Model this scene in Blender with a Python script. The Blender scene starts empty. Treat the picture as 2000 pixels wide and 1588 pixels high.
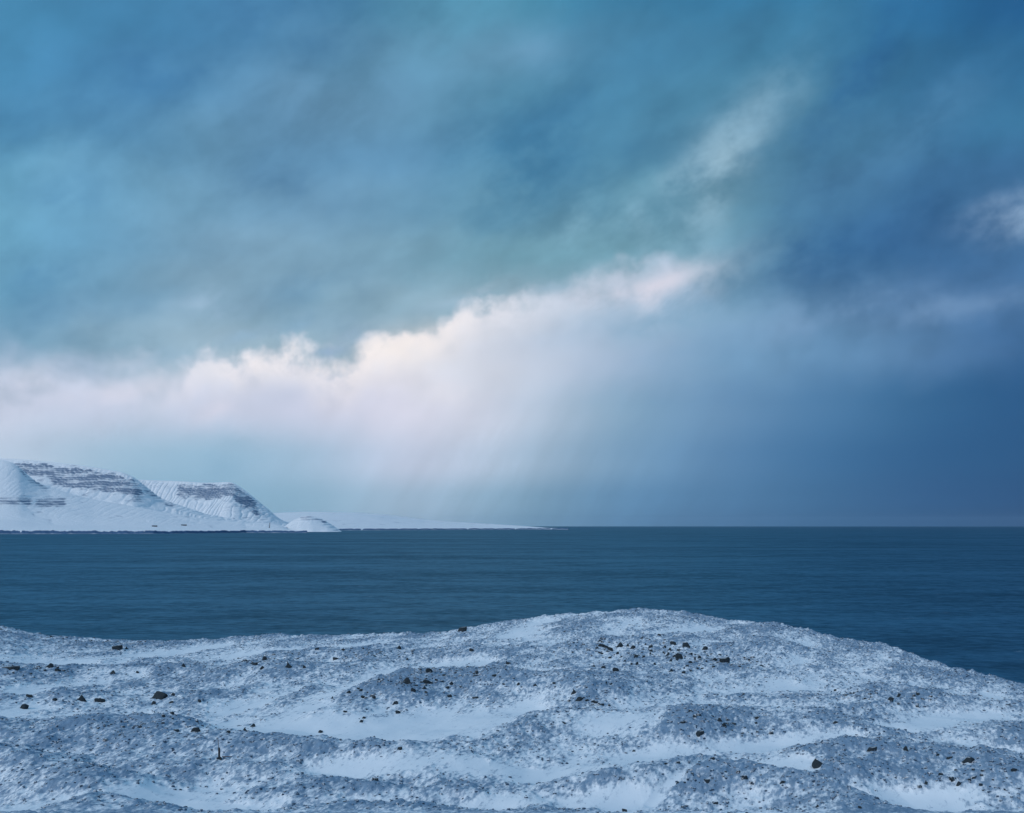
import bpy, bmesh, math, random
import numpy as np
from mathutils import Vector, Matrix

# ----------------------------------------------------------------- camera
F = 1000.0 / math.tan(math.radians(25.0))     # focal length in photo pixels (photo is 2000 wide)
HZ = 1027.0                                    # photo row of the horizon
H = 70.0                                       # camera height above the sea
scn = bpy.context.scene
COL = scn.collection
cam_d = bpy.data.cameras.new('camera')
cam_d.sensor_width = 36.0
cam_d.lens = 18.0 * F / 1000.0
cam_d.shift_y = (HZ - 794.0) / 2000.0
cam_d.clip_start = 0.5
cam_d.clip_end = 500000.0
cam = bpy.data.objects.new('camera', cam_d)
cam.location = (0, 0, H)
cam.rotation_euler = (math.radians(90), 0, 0)
COL.objects.link(cam)
scn.camera = cam

# ----------------------------------------------------------------- exposure
scn.view_settings.view_transform = 'Standard'
scn.view_settings.look = 'None'
scn.view_settings.exposure = 0.0
scn.view_settings.gamma = 1.0
scn.view_settings.use_curve_mapping = False
scn.cycles.use_denoising = True
scn.cycles.use_adaptive_sampling = True
scn.cycles.adaptive_threshold = 0.012
scn.cycles.adaptive_min_samples = 8
scn.cycles.max_bounces = 4
scn.cycles.diffuse_bounces = 2
scn.cycles.glossy_bounces = 2
scn.cycles.volume_bounces = 0

# ----------------------------------------------------------------- sun
SUN_EL = math.radians(27.0)
SUN_AZ = math.radians(-138.0)                  # from +Y towards +X; the sun stands to the left, a little behind
to_sun = Vector((math.cos(SUN_EL) * math.sin(SUN_AZ), math.cos(SUN_EL) * math.cos(SUN_AZ), math.sin(SUN_EL)))
sun_d = bpy.data.lights.new('sun', 'SUN')
sun_d.energy = 1.35
sun_d.angle = math.radians(14.0)
sun_d.color = (1.0, 0.93, 0.92)
sun = bpy.data.objects.new('sun', sun_d)
sun.rotation_euler = to_sun.to_track_quat('Z', 'Y').to_euler()
COL.objects.link(sun)

# ----------------------------------------------------------------- node helpers
def srgb(c):
    return tuple(((v / 255.0) / 12.92 if v / 255.0 <= 0.04045 else ((v / 255.0 + 0.055) / 1.055) ** 2.4) for v in c)

class NT:
    def __init__(self, tree):
        self.t = tree
        self.n = tree.nodes
        self.l = tree.links
    def _set(self, sock, v):
        if isinstance(v, bpy.types.NodeSocket):
            self.l.new(v, sock)
        elif v is not None:
            sock.default_value = v
    def math(self, op, a, b=None, c=None, clamp=False):
        n = self.n.new('ShaderNodeMath'); n.operation = op; n.use_clamp = clamp
        for i, v in enumerate((a, b, c)):
            if v is not None:
                self._set(n.inputs[i], v)
        return n.outputs[0]
    def vmath(self, op, a, b=None, scale=None):
        n = self.n.new('ShaderNodeVectorMath'); n.operation = op
        self._set(n.inputs[0], a)
        if b is not None: self._set(n.inputs[1], b)
        if scale is not None: self._set(n.inputs['Scale'], scale)
        return n.outputs[1] if op in ('LENGTH', 'DOT_PRODUCT') else n.outputs[0]
    def noise(self, vec, scale, detail=4.0, rough=0.55, dist=0.0, color=False):
        n = self.n.new('ShaderNodeTexNoise'); n.noise_dimensions = '3D'
        if vec is not None: self.l.new(vec, n.inputs['Vector'])
        n.inputs['Scale'].default_value = scale; n.inputs['Detail'].default_value = detail
        n.inputs['Roughness'].default_value = rough; n.inputs['Distortion'].default_value = dist
        return n.outputs['Color'] if color else n.outputs[0]
    def smooth(self, v, a, b, o0=0.0, o1=1.0, kind='SMOOTHSTEP'):
        n = self.n.new('ShaderNodeMapRange'); n.interpolation_type = kind
        self._set(n.inputs['Value'], v)
        self._set(n.inputs['From Min'], a); self._set(n.inputs['From Max'], b)
        n.inputs['To Min'].default_value = o0; n.inputs['To Max'].default_value = o1
        return n.outputs[0]
    def mix(self, f, a, b, mode='MIX'):
        n = self.n.new('ShaderNodeMix'); n.data_type = 'RGBA'; n.blend_type = mode
        self._set(n.inputs[0], f)
        for s, v in ((n.inputs[6], a), (n.inputs[7], b)):
            if isinstance(v, (tuple, list)): v = (*v[:3], 1.0)
            self._set(s, v)
        return n.outputs[2]
    def ramp(self, f, stops, interp='LINEAR'):
        n = self.n.new('ShaderNodeValToRGB'); r = n.color_ramp; r.interpolation = interp
        els = r.elements
        while len(els) > 1: els.remove(els[-1])
        els[0].position = stops[0][0]; els[0].color = (*stops[0][1], 1)
        for p, c in stops[1:]:
            e = els.new(p); e.color = (*c, 1)
        self.l.new(f, n.inputs[0])
        return n.outputs[0]
    def xyz(self, v):
        n = self.n.new('ShaderNodeSeparateXYZ'); self.l.new(v, n.inputs[0]); return n.outputs
    def comb(self, x, y, z):
        n = self.n.new('ShaderNodeCombineXYZ')
        for s, v in zip(n.inputs, (x, y, z)): self._set(s, v)
        return n.outputs[0]

# ----------------------------------------------------------------- sky
# broken cloud over a low winter sun: cloud-deck tones by azimuth and elevation, broken up by noise
UC = [0, 200, 400, 600, 800, 1000, 1200, 1400, 1600, 1800, 2000]
DECK = {
    0:   [(76,143,190),(72,136,184),(72,134,182),(74,132,180),(90,150,186),(80,150,186),(66,132,176),(62,128,174),(58,128,176),(50,118,172),(38,96,152)],
    100: [(78,144,191),(74,138,188),(76,134,182),(96,148,190),(102,152,188),(104,154,190),(76,136,178),(76,138,178),(70,132,174),(50,112,164),(46,108,160)],
    200: [(78,142,191),(82,140,190),(96,150,194),(108,156,196),(104,154,192),(90,148,184),(78,138,178),(84,144,182),(78,136,174),(62,120,166),(66,132,178)],
    300: [(100,164,206),(100,158,200),(110,160,198),(104,154,196),(100,150,192),(92,148,184),(80,138,176),(92,146,182),(80,134,174),(64,118,166),(58,112,164)],
    400: [(112,172,208),(116,166,202),(120,166,202),(116,160,198),(112,160,196),(98,152,184),(100,154,184),(104,156,184),(74,124,168),(60,108,158),(74,120,168)],
    500: [(108,168,206),(108,160,200),(132,172,206),(134,174,206),(130,174,204),(124,174,200),(124,174,200),(116,164,192),(64,116,164),(54,100,152),(64,110,160)],
    600: [(112,166,204),(122,168,204),(146,180,208),(140,178,206),(150,184,210),(158,188,212),(136,174,202),(110,154,188),(78,124,168),(66,110,158),(66,110,160)],
    700: [(130,174,210),(148,182,210),(164,190,214),(160,188,212),(166,192,216),(164,190,213),(136,174,202),(110,154,188),(88,132,174),(74,118,164),(56,102,150)],
}
LOW = {
    500: [(150,185,215),(170,195,220),(180,200,222),(190,205,225),(200,212,228),(206,216,232),(204,212,230),(160,188,212),(84,130,172),(66,112,160),(66,112,162)],
    600: [(160,190,218),(180,200,224),(195,208,228),(205,215,232),(220,226,238),(214,220,234),(176,198,220),(130,168,198),(112,152,188),(112,146,184),(92,130,174)],
    700: [(190,205,228),(206,214,232),(216,222,236),(226,228,238),(230,230,238),(206,214,230),(164,186,212),(116,156,190),(100,144,184),(80,124,168),(46,92,142)],
    800: [(216,220,240),(198,208,230),(196,206,228),(204,210,232),(218,218,234),(196,206,224),(136,172,200),(106,146,184),(74,122,166),(44,96,142),(34,84,132)],
    900: [(186,204,226),(160,192,216),(148,186,212),(160,190,216),(196,204,226),(170,192,214),(122,160,192),(90,134,176),(60,110,156),(42,92,140),(34,84,132)],
    975: [(150,188,214),(140,180,208),(136,176,204),(140,178,204),(164,188,212),(132,168,194),(96,140,178),(80,126,168),(58,106,150),(42,90,138),(32,80,128)],
    1027:[(150,186,212),(140,180,208),(136,176,204),(140,178,204),(160,186,210),(122,160,188),(88,132,170),(72,116,158),(50,98,142),(36,84,130),(28,74,120)],
}
GAIN = (0.955, 0.958, 0.93)
FAR = (126, 170, 208)          # tone of the overcast away from the view
def tone(tab, u, v):
    vs = sorted(tab)
    v = min(max(v, vs[0]), vs[-1]); u = min(max(u, 0), 2000)
    j = max(k for k in range(len(vs)) if vs[k] <= v); j = min(j, len(vs) - 2)
    fv = (v - vs[j]) / (vs[j + 1] - vs[j])
    i = min(int(u // 200), 9); fu = (u - 200 * i) / 200.0
    out = []
    for k in range(3):
        a = tab[vs[j]][i][k] * (1 - fu) + tab[vs[j]][i + 1][k] * fu
        b = tab[vs[j + 1]][i][k] * (1 - fu) + tab[vs[j + 1]][i + 1][k] * fu
        out.append(a * (1 - fv) + b * fv)
    return tuple(o_ * k_ for o_, k_ in zip(out, GAIN if tab is DECK else (1, 1, 1)))
def az_of(u): return math.atan((u - 1000.0) / F)
def el_of(u, v): return math.atan((HZ - v) / F * math.cos(az_of(u)))

world = bpy.data.worlds.new('World'); scn.world = world; world.use_nodes = True
world.cycles.sampling_method = 'MANUAL'
world.cycles.sample_map_resolution = 256
w = NT(world.node_tree)
w.n.clear()
SKY_K = 0.1
gen = w.n.new('ShaderNodeTexCoord').outputs['Generated']
dirv = w.vmath('NORMALIZE', gen)
dx, dy, dz = w.xyz(dirv)
az0 = w.math('ARCTAN2', dx, dy)
el0 = w.math('ARCSINE', dz)
# turbulence of the cloud layer
TL = 0.42                                              # the wind draws the clouds out on a slant
rx = w.math('ADD', w.math('MULTIPLY', dx, math.cos(TL)), w.math('MULTIPLY', dz, math.sin(TL)))
rz = w.math('SUBTRACT', w.math('MULTIPLY', dz, math.cos(TL)), w.math('MULTIPLY', dx, math.sin(TL)))
drawn = w.comb(w.math('MULTIPLY', rx, 0.62), dy, rz)
nA = w.xyz(w.vmath('SUBTRACT', w.noise(drawn, 7.0, 4.0, 0.55, 0.0, True), (0.5, 0.5, 0.5)))
nB = w.xyz(w.vmath('SUBTRACT', w.noise(drawn, 24.0, 4.0, 0.55, 0.0, True), (0.5, 0.5, 0.5)))
calm = w.smooth(el0, 0.02, 0.16)                        # the rain-filled air by the horizon is smooth
az = w.math('ADD', az0, w.math('MULTIPLY', calm, w.math('ADD', w.math('MULTIPLY', nA[0], 0.06), w.math('MULTIPLY', nB[0], 0.035))))
el = w.math('ADD', el0, w.math('MULTIPLY', calm, w.math('ADD', w.math('MULTIPLY', nA[1], 0.04), w.math('MULTIPLY', nB[1], 0.03))))
azf = w.math('MULTIPLY_ADD', az, 1.0 / (2 * math.pi), 0.5)

def sky_layer(tab, els, zen=None):
    cols = []
    for e in els:
        st = []
        far = srgb(FAR)
        def at(a):
            u = 1000 + F * math.tan(a)
            return srgb(tone(tab, u, HZ - F * math.tan(e) / math.cos(a)))
        amax = math.radians(25.0)
        stops = [(-math.pi, far), (-math.radians(110), tuple(0.5 * p + 0.5 * q for p, q in zip(far, at(-amax))))]
        for i in range(22):
            a = -amax + 2 * amax * i / 21.0
            stops.append((a, at(a)))
        for sg in (1, -1):
            for dg in (31, 42):
                stops.append((sg * math.radians(dg), at(sg * amax)))
        stops.sort(key=lambda q: q[0])
        stops += [(math.radians(110), tuple(0.6 * p + 0.4 * q for p, q in zip(far, at(amax)))), (math.pi, far)]
        cols.append(w.ramp(azf, [((a / (2 * math.pi)) + 0.5, c) for a, c in stops], 'EASE' if False else 'B_SPLINE'))
    out = cols[0]
    for k in range(1, len(els)):
        out = w.mix(w.smooth(el, els[k - 1], els[k]), out, cols[k])
    if zen:
        out = w.mix(w.smooth(el, els[-1], math.radians(60)), out, srgb(zen))
    return out
els_deck = [math.atan((HZ - v) / F) for v in (700, 600, 500, 400, 300, 200, 100, 0)]
els_low = [math.atan((HZ - v) / F) for v in (1027, 975, 900, 800, 700, 600, 500)]
deck = sky_layer(DECK, els_deck, (128, 172, 209))
low = sky_layer(LOW, els_low)
# the lit lower bank with its ragged upper rim
EDGE = [(-60,690,40),(0,690,34),(60,712,26),(200,722,26),(340,726,22),(372,700,9),(390,692,8),(440,690,9),(488,700,9),(520,672,11),(560,662,12),(590,672,10),(612,702,9),
        (650,702,14),(700,700,14),(722,672,9),(745,646,9),(850,632,10),(930,606,9),(960,596,11),(1050,576,16),(1180,545,16),(1320,526,15),(1372,542,10),(1400,566,24),(1480,590,42),(1650,594,48),(1850,592,50),(2060,580,60)]
E0, E1 = 0.10, 0.30
st = []
for u, v, s in EDGE:
    e = (el_of(u, v) - E0) / (E1 - E0)
    st.append((az_of(u) / (2 * math.pi) + 0.5, (e, s / 100.0, 0)))
azr = w.math('ADD', az0, w.math('MULTIPLY', nB[2], 0.012))
azrf = w.math('MULTIPLY_ADD', azr, 1.0 / (2 * math.pi), 0.5)
rim = w.n.new('ShaderNodeSeparateColor'); w.l.new(w.ramp(azrf, st), rim.inputs[0])
rim_e = w.math('MULTIPLY_ADD', rim.outputs[0], E1 - E0, E0)
rim_s = w.math('MULTIPLY', rim.outputs[1], 250.0 / F)
nC = w.math('SUBTRACT', w.noise(dirv, 32.0, 5.0, 0.52, 0.0), 0.5)
ragged = w.math('ADD', w.math('MULTIPLY', nC, 0.060), w.math('ADD', w.math('MULTIPLY', nB[1], 0.03), w.math('MULTIPLY', nA[1], 0.05)))
depth = w.math('SUBTRACT', w.math('ADD', rim_e, ragged), el0)          # radians below the rim
below = w.smooth(w.math('DIVIDE', depth, rim_s), -1.0, 1.0)
clouds = w.mix(below, deck, w.vmath('SCALE', low, scale=w.math('MULTIPLY_ADD', nC, w.smooth(depth, 0.10, 0.0, 0.0, 0.42), 1.0)))
# sunlit heads of the bank, brightest in the middle of the rim
def bell(x, c, s):
    d = w.math('DIVIDE', w.math('SUBTRACT', x, c), s)
    return w.math('EXPONENT', w.math('MULTIPLY', w.math('MULTIPLY', d, d), -1.0))
heads = w.math('MULTIPLY', w.math('MULTIPLY', below, bell(depth, 26.0 / F, 46.0 / F)),
               w.math('ADD', bell(az0, az_of(800), 0.085), w.math('MULTIPLY', bell(az0, az_of(500), 0.075), 0.75)))
heads = w.math('MULTIPLY', heads, w.smooth(nC, -0.2, 0.12, 0.25, 1.0))
clouds = w.mix(w.math('MULTIPLY', w.math('MINIMUM', heads, 1.0), 0.78), clouds, srgb((252, 244, 243)))
# thin bright wisps torn out of the deck: centre, long axis tilt, half sizes, strength, tone
w_n = w.noise(drawn, 17.0, 6.0, 0.58, 0.0)
w_torn, w_soft = w.smooth(w_n, 0.34, 0.58, 0.18, 1.05), w.smooth(w_n, 0.60, 0.36, 0.30, 1.1)
def wisp(u, v, tilt, a, b, k, tone_, torn=w_torn):
    ca, ce = az_of(u), el_of(u, v)
    p = w.math('SUBTRACT', az, ca); q = w.math('SUBTRACT', el, ce)
    c, s = math.cos(tilt), math.sin(tilt)
    r1 = w.math('ADD', w.math('MULTIPLY', p, c), w.math('MULTIPLY', q, s))
    r2 = w.math('SUBTRACT', w.math('MULTIPLY', q, c), w.math('MULTIPLY', p, s))
    g = w.math('MULTIPLY', bell(r1, 0.0, a / F), bell(r2, 0.0, b / F))
    g = w.math('MULTIPLY', g, torn)
    return w.math('MULTIPLY', g, k), srgb(tone_)
for args in ((1420, 310, 0.78, 140, 44, 0.95, (158, 194, 214)), (1370, 430, 1.2, 110, 45, 0.4, (150, 188, 210)), (1100, 440, -0.05, 170, 50, 0.55, (140, 186, 208)),
             (1985, 412, 0.1, 75, 30, 0.75, (150, 178, 208)), (1240, 480, 1.35, 55, 22, 0.5, (150, 190, 212)), (650, 190, 0.35, 260, 60, 0.35, (112, 160, 198)), (880, 50, 0.3, 110, 60, 0.4, (98, 160, 192)), (1050, 100, -0.4, 60, 30, 0.35, (116, 164, 198)), (120, 340, 0.2, 160, 50, 0.35, (120, 174, 208)), (480, 600, 0.15, 60, 14, 0.4, (184, 204, 226)), (1800, 610, 0.06, 260, 22, 0.5, (122, 156, 194)), (1610, 605, 0.12, 130, 26, 0.55, (130, 164, 200)), (1800, 250, 0.5, 130, 45, 0.35, (96, 150, 190)),
             (1500, 215, 0.7, 90, 40, 0.35, (110, 160, 192)), (430, 590, 0.2, 90, 22, 0.4, (176, 198, 222)), (240, 770, 0.1, 160, 24, 0.45, (224, 222, 236)),
             (430, 795, 0.5, 45, 20, 0.5, (226, 222, 236)), (1240, 556, 0.17, 135, 30, 0.95, (218, 218, 232)), (870, 765, 0.1, 80, 26, 0.5, (232, 230, 238)), (800, 680, 0.15, 90, 26, 0.5, (255, 246, 240)), (955, 566, 0.2, 22, 9, 0.8, (200, 214, 232)), (50, 770, 0.3, 80, 40, 0.5, (230, 230, 244))):
    f, c = wisp(*args)
    clouds = w.mix(f, clouds, c)
# darker undersides
for args in ((300, 702, 0.1, 90, 18, 0.75, (150, 182, 210)), (690, 664, 0.2, 55, 17, 0.8, (156, 186, 212)), (880, 602, 0.25, 65, 13, 0.6, (164, 192, 214)), (150, 724, 0.0, 70, 13, 0.6, (166, 190, 216)), (470, 664, 0.2, 48, 14, 0.7, (150, 184, 210)), (1100, 566, 0.2, 60, 10, 0.5, (160, 190, 212)), (560, 770, 0.1, 110, 22, 0.35, (190, 200, 224)), (240, 800, 0.05, 160, 20, 0.35, (186, 200, 224)), (1180, 640, 0.15, 120, 26, 0.4, (160, 184, 210)), (1310, 618, 0.10, 120, 30, 0.8, (124, 166, 196)), (640, 694, 0.1, 36, 14, 0.95, (154, 182, 212)), (440, 862, -0.05, 60, 18, 0.45, (146, 182, 208)), (380, 915, 0.0, 130, 26, 0.5, (134, 176, 206)),
             (610, 575, 0.15, 110, 44, 0.65, (112, 158, 192)), (640, 640, 0.2, 70, 22, 0.6, (128, 168, 200)), (110, 500, 1.1, 150, 75, 0.7, (88, 144, 186)), (1100, 300, -0.3, 220, 90, 0.3, (78, 136, 176)),
             (560, 345, 0.2, 120, 62, 0.65, (88, 138, 178)), (1690, 130, 0.95, 170, 38, 0.6, (46, 104, 158)), (400, 110, 0.35, 380, 60, 0.65, (66, 124, 172)), (1060, 290, 0.25, 200, 100, 0.9, (66, 124, 162)), (950, 430, 0.1, 90, 34, 0.4, (92, 150, 184)), (1680, 480, 0.1, 240, 90, 0.7, (46, 94, 142)), (1300, 130, 0.4, 170, 45, 0.5, (62, 120, 164)), (230, 620, 0.2, 160, 40, 0.35, (118, 166, 202))):
    f, c = wisp(*args, w_soft)
    clouds = w.mix(f, clouds, c)
# slanting shafts of falling snow under the bank
sl = w.math('ADD', az0, w.math('MULTIPLY', el0, -0.55))
shaft_n = w.noise(w.comb(w.math('MULTIPLY', sl, 15.0), w.math('MULTIPLY', el0, 3.0), 0.0), 1.0, 4.0, 0.6)
shaft_k = w.math('MULTIPLY', w.smooth(el0, 0.20, 0.03), bell(az0, az_of(1020), 0.20))
shade = w.math('MULTIPLY_ADD', w.math('MULTIPLY', w.math('SUBTRACT', shaft_n, 0.5), shaft_k), 0.70, 1.0)
mott = w.math('MULTIPLY_ADD', w.math('MULTIPLY', w.math('MULTIPLY', calm, w.math('MULTIPLY_ADD', below, -0.72, 1.0)), w.math('ADD', w.math('MULTIPLY', nA[2], 0.45), w.math('ADD', w.math('MULTIPLY', nB[0], 0.40), w.math('MULTIPLY', w.math('SUBTRACT', w_n, 0.5), 0.60)))), 0.95, 0.985)
clouds = w.vmath('SCALE', clouds, scale=w.math('MULTIPLY', shade, mott))
sky = w.n.new('ShaderNodeTexSky'); sky.sky_type = 'NISHITA'; sky.sun_disc = False
sky.sun_elevation = SUN_EL; sky.sun_rotation = SUN_AZ
sky.air_density = 1.0; sky.dust_density = 0.6; sky.ozone_density = 2.0
full = w.mix(0.98, sky.outputs[0], w.vmath('SCALE', clouds, scale=1.0 / SKY_K))
bg = w.n.new('ShaderNodeBackground'); bg.inputs['Strength'].default_value = SKY_K
w.l.new(full, bg.inputs['Color'])
wo = w.n.new('ShaderNodeOutputWorld'); w.l.new(bg.outputs[0], wo.inputs['Surface'])

# ----------------------------------------------------------------- noise in numpy
_rs = np.random.RandomState(11)
_perm = np.concatenate([_rs.permutation(256)] * 3).astype(np.int32)
_ga = _rs.rand(256) * 2 * np.pi
_gx, _gy = np.cos(_ga), np.sin(_ga)
def perlin(x, y, seed=0):
    x = x + seed * 17.31; y = y + seed * 9.77
    xi = np.floor(x).astype(np.int64); yi = np.floor(y).astype(np.int64)
    xf = x - xi; yf = y - yi
    u = xf * xf * xf * (xf * (xf * 6 - 15) + 10); v = yf * yf * yf * (yf * (yf * 6 - 15) + 10)
    def g(ix, iy, fx, fy):
        h = _perm[_perm[(ix & 255)] + (iy & 255)]
        return _gx[h] * fx + _gy[h] * fy
    a = g(xi, yi, xf, yf); b = g(xi + 1, yi, xf - 1, yf)
    c = g(xi, yi + 1, xf, yf - 1); d = g(xi + 1, yi + 1, xf - 1, yf - 1)
    return (a + u * (b - a)) * (1 - v) + (c + u * (d - c)) * v
def fbm(x, y, oct=4, seed=0, gain=0.5):
    s = np.zeros_like(x); a = 1.0; f = 1.0
    for k in range(oct):
        s += a * perlin(x * f, y * f, seed + k * 3); a *= gain; f *= 2.03
    return s
def sstep(x, a, b):
    t = np.clip((x - a) / (b - a), 0, 1); return t * t * (3 - 2 * t)

# ----------------------------------------------------------------- object helpers
def tag(o, label=None, cat=None, group=None, kind=None):
    for k, v in (('label', label), ('category', cat), ('group', group), ('kind', kind)):
        if v: o[k] = v
    return o
def link_mesh(name, me, mat, parent=None):
    o = bpy.data.objects.new(name, me); COL.objects.link(o)
    if mat and not me.materials: me.materials.append(mat)
    if parent: o.parent = parent
    return o
def bm_obj(name, bm, mat, parent=None, smooth=False):
    me = bpy.data.meshes.new(name); bm.to_mesh(me); bm.free()
    if smooth:
        me.polygons.foreach_set('use_smooth', [True] * len(me.polygons))
    return link_mesh(name, me, mat, parent)
def grid_mesh(name, X, Y, Z, attrs):
    r, c = X.shape
    me = bpy.data.meshes.new(name)
    me.vertices.add(r * c)
    me.vertices.foreach_set('co', np.stack([X, Y, Z], -1).reshape(-1).astype(np.float32))
    i = np.arange(r * c).reshape(r, c)
    q = np.stack([i[:-1, :-1], i[:-1, 1:], i[1:, 1:], i[1:, :-1]], -1).reshape(-1, 4)
    n = len(q)
    me.loops.add(n * 4); me.loops.foreach_set('vertex_index', q.reshape(-1).astype(np.int32))
    me.polygons.add(n); me.polygons.foreach_set('loop_start', (np.arange(n) * 4).astype(np.int32))
    me.polygons.foreach_set('use_smooth', np.ones(n, dtype=bool))
    for k, a in attrs.items():
        at = me.attributes.new(k, 'FLOAT', 'POINT'); at.data.foreach_set('value', a.reshape(-1).astype(np.float32))
    me.update(calc_edges=True); me.validate()
    return me

# ----------------------------------------------------------------- materials
def new_mat(name):
    m = bpy.data.materials.new(name); m.use_nodes = True
    t = NT(m.node_tree)
    return m, t, m.node_tree.nodes['Principled BSDF']
def attr(t, name):
    n = t.n.new('ShaderNodeAttribute'); n.attribute_name = name; return n.outputs['Fac']
def bump(t, h, dist, strength=1.0, normal=None):
    n = t.n.new('ShaderNodeBump'); n.inputs['Strength'].default_value = strength; n.inputs['Distance'].default_value = dist
    t.l.new(h, n.inputs['Height'])
    if normal: t.l.new(normal, n.inputs['Normal'])
    return n.outputs[0]

def mat_heath():
    m, t, p = new_mat('wind_blown_snow_and_heath')
    pos = t.n.new('ShaderNodeNewGeometry').outputs['Position']
    x, y, z = t.xyz(pos)
    # wind axes
    along = t.math('ADD', t.math('MULTIPLY', x, 0.30), t.math('MULTIPLY', y, 0.954))
    acr = t.math('SUBTRACT', t.math('MULTIPLY', x, 0.954), t.math('MULTIPLY', y, 0.30))
    wv = t.comb(acr, t.math('MULTIPLY', along, 0.38), z)
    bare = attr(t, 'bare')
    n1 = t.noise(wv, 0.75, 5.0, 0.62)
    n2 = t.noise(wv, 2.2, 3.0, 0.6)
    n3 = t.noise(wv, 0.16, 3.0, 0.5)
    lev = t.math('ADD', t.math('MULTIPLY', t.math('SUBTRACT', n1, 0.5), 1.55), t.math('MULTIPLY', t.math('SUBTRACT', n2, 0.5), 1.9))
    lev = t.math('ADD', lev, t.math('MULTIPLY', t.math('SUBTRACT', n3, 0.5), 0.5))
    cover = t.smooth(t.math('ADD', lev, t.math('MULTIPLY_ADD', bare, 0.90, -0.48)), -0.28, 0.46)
    soil_blue_shade = t.mix(t.noise(wv, 1.3, 3.0, 0.6), (0.006, 0.068, 0.150), (0.048, 0.205, 0.375))  # bare heath, with the blue shade on snow mixed into its colour
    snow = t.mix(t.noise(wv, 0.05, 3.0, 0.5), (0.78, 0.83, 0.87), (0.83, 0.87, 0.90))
    t.l.new(t.mix(t.math('MULTIPLY', cover, 0.77), snow, soil_blue_shade), p.inputs['Base Color'])
    p.inputs['Roughness'].default_value = 0.85
    p.inputs['Specular IOR Level'].default_value = 0.25
    hgt = t.math('ADD', t.math('MULTIPLY', n1, 0.5), t.math('MULTIPLY', n2, 0.35))
    hb = t.math('MULTIPLY', hgt, t.math('MULTIPLY_ADD', bare, 0.9, 0.10))
    t.l.new(bump(t, hb, 0.55, 0.8), p.inputs['Normal'])
    return m
def mat_rock():
    m, t, p = new_mat('dark_basalt')
    tc = t.n.new('ShaderNodeTexCoord').outputs['Object']
    oi = t.n.new('ShaderNodeObjectInfo')
    v = t.vmath('ADD', tc, t.comb(t.math('MULTIPLY', oi.outputs['Random'], 50.0), 0.0, 0.0))
    n = t.noise(v, 2.2, 6.0, 0.65)
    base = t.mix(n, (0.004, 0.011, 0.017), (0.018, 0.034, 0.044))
    nz = t.xyz(t.n.new('ShaderNodeNewGeometry').outputs['Normal'])[2]
    dust = t.smooth(t.math('ADD', nz, t.math('MULTIPLY', t.math('SUBTRACT', t.noise(v, 1.1, 5.0, 0.7), 0.5), 0.9)), 0.92, 1.12)
    t.l.new(t.mix(t.math('MULTIPLY', dust, 0.75), base, (0.78, 0.81, 0.84)), p.inputs['Base Color'])
    p.inputs['Roughness'].default_value = 0.8
    t.l.new(bump(t, n, 0.12, 0.7), p.inputs['Normal'])
    return m
def mat_lump(name, c0, c1):
    m, t, p = new_mat(name)
    pos = t.n.new('ShaderNodeNewGeometry').outputs['Position']
    f = t.noise(pos, 0.9, 3.0, 0.7)
    nz = t.xyz(t.n.new('ShaderNodeNewGeometry').outputs['Normal'])[2]
    dust = t.smooth(t.math('ADD', nz, t.math('MULTIPLY', t.math('SUBTRACT', t.noise(pos, 1.7, 3.0, 0.7), 0.5), 1.8)), 0.65, 1.15)
    t.l.new(t.mix(dust, t.mix(f, c0, c1), (0.78, 0.81, 0.85)), p.inputs['Base Color'])
    p.inputs['Roughness'].default_value = 0.9
    return m
def mat_mountain():
    m, t, p = new_mat('snowy_basalt_mountain')
    pos = t.n.new('ShaderNodeNewGeometry').outputs['Position']
    x, y, z = t.xyz(pos)
    rock = attr(t, 'rock')
    sv = t.comb(t.math('MULTIPLY', x, 0.005), t.math('MULTIPLY', y, 0.003), t.math('MULTIPLY', z, 0.035))
    n1 = t.noise(sv, 1.6, 6.0, 0.62)
    n2 = t.noise(pos, 0.012, 5.0, 0.65)
    k = t.math('ADD', rock, t.math('ADD', t.math('MULTIPLY', t.math('SUBTRACT', n1, 0.5), 1.1), t.math('MULTIPLY', t.math('SUBTRACT', n2, 0.5), 0.7)))
    f = t.math('MULTIPLY', t.smooth(k, 0.20, 0.90), t.smooth(rock, 1.0, 1.6, 0.80, 0.97))
    f = t.math('MULTIPLY', f, t.smooth(rock, 0.02, 0.2))
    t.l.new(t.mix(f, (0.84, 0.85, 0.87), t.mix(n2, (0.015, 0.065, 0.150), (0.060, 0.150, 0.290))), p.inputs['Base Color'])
    p.inputs['Roughness'].default_value = 0.9
    p.inputs['Specular IOR Level'].default_value = 0.2
    t.l.new(bump(t, t.noise(pos, 0.03, 5.0, 0.7), 14.0, 0.5), p.inputs['Normal'])
    return m
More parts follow.
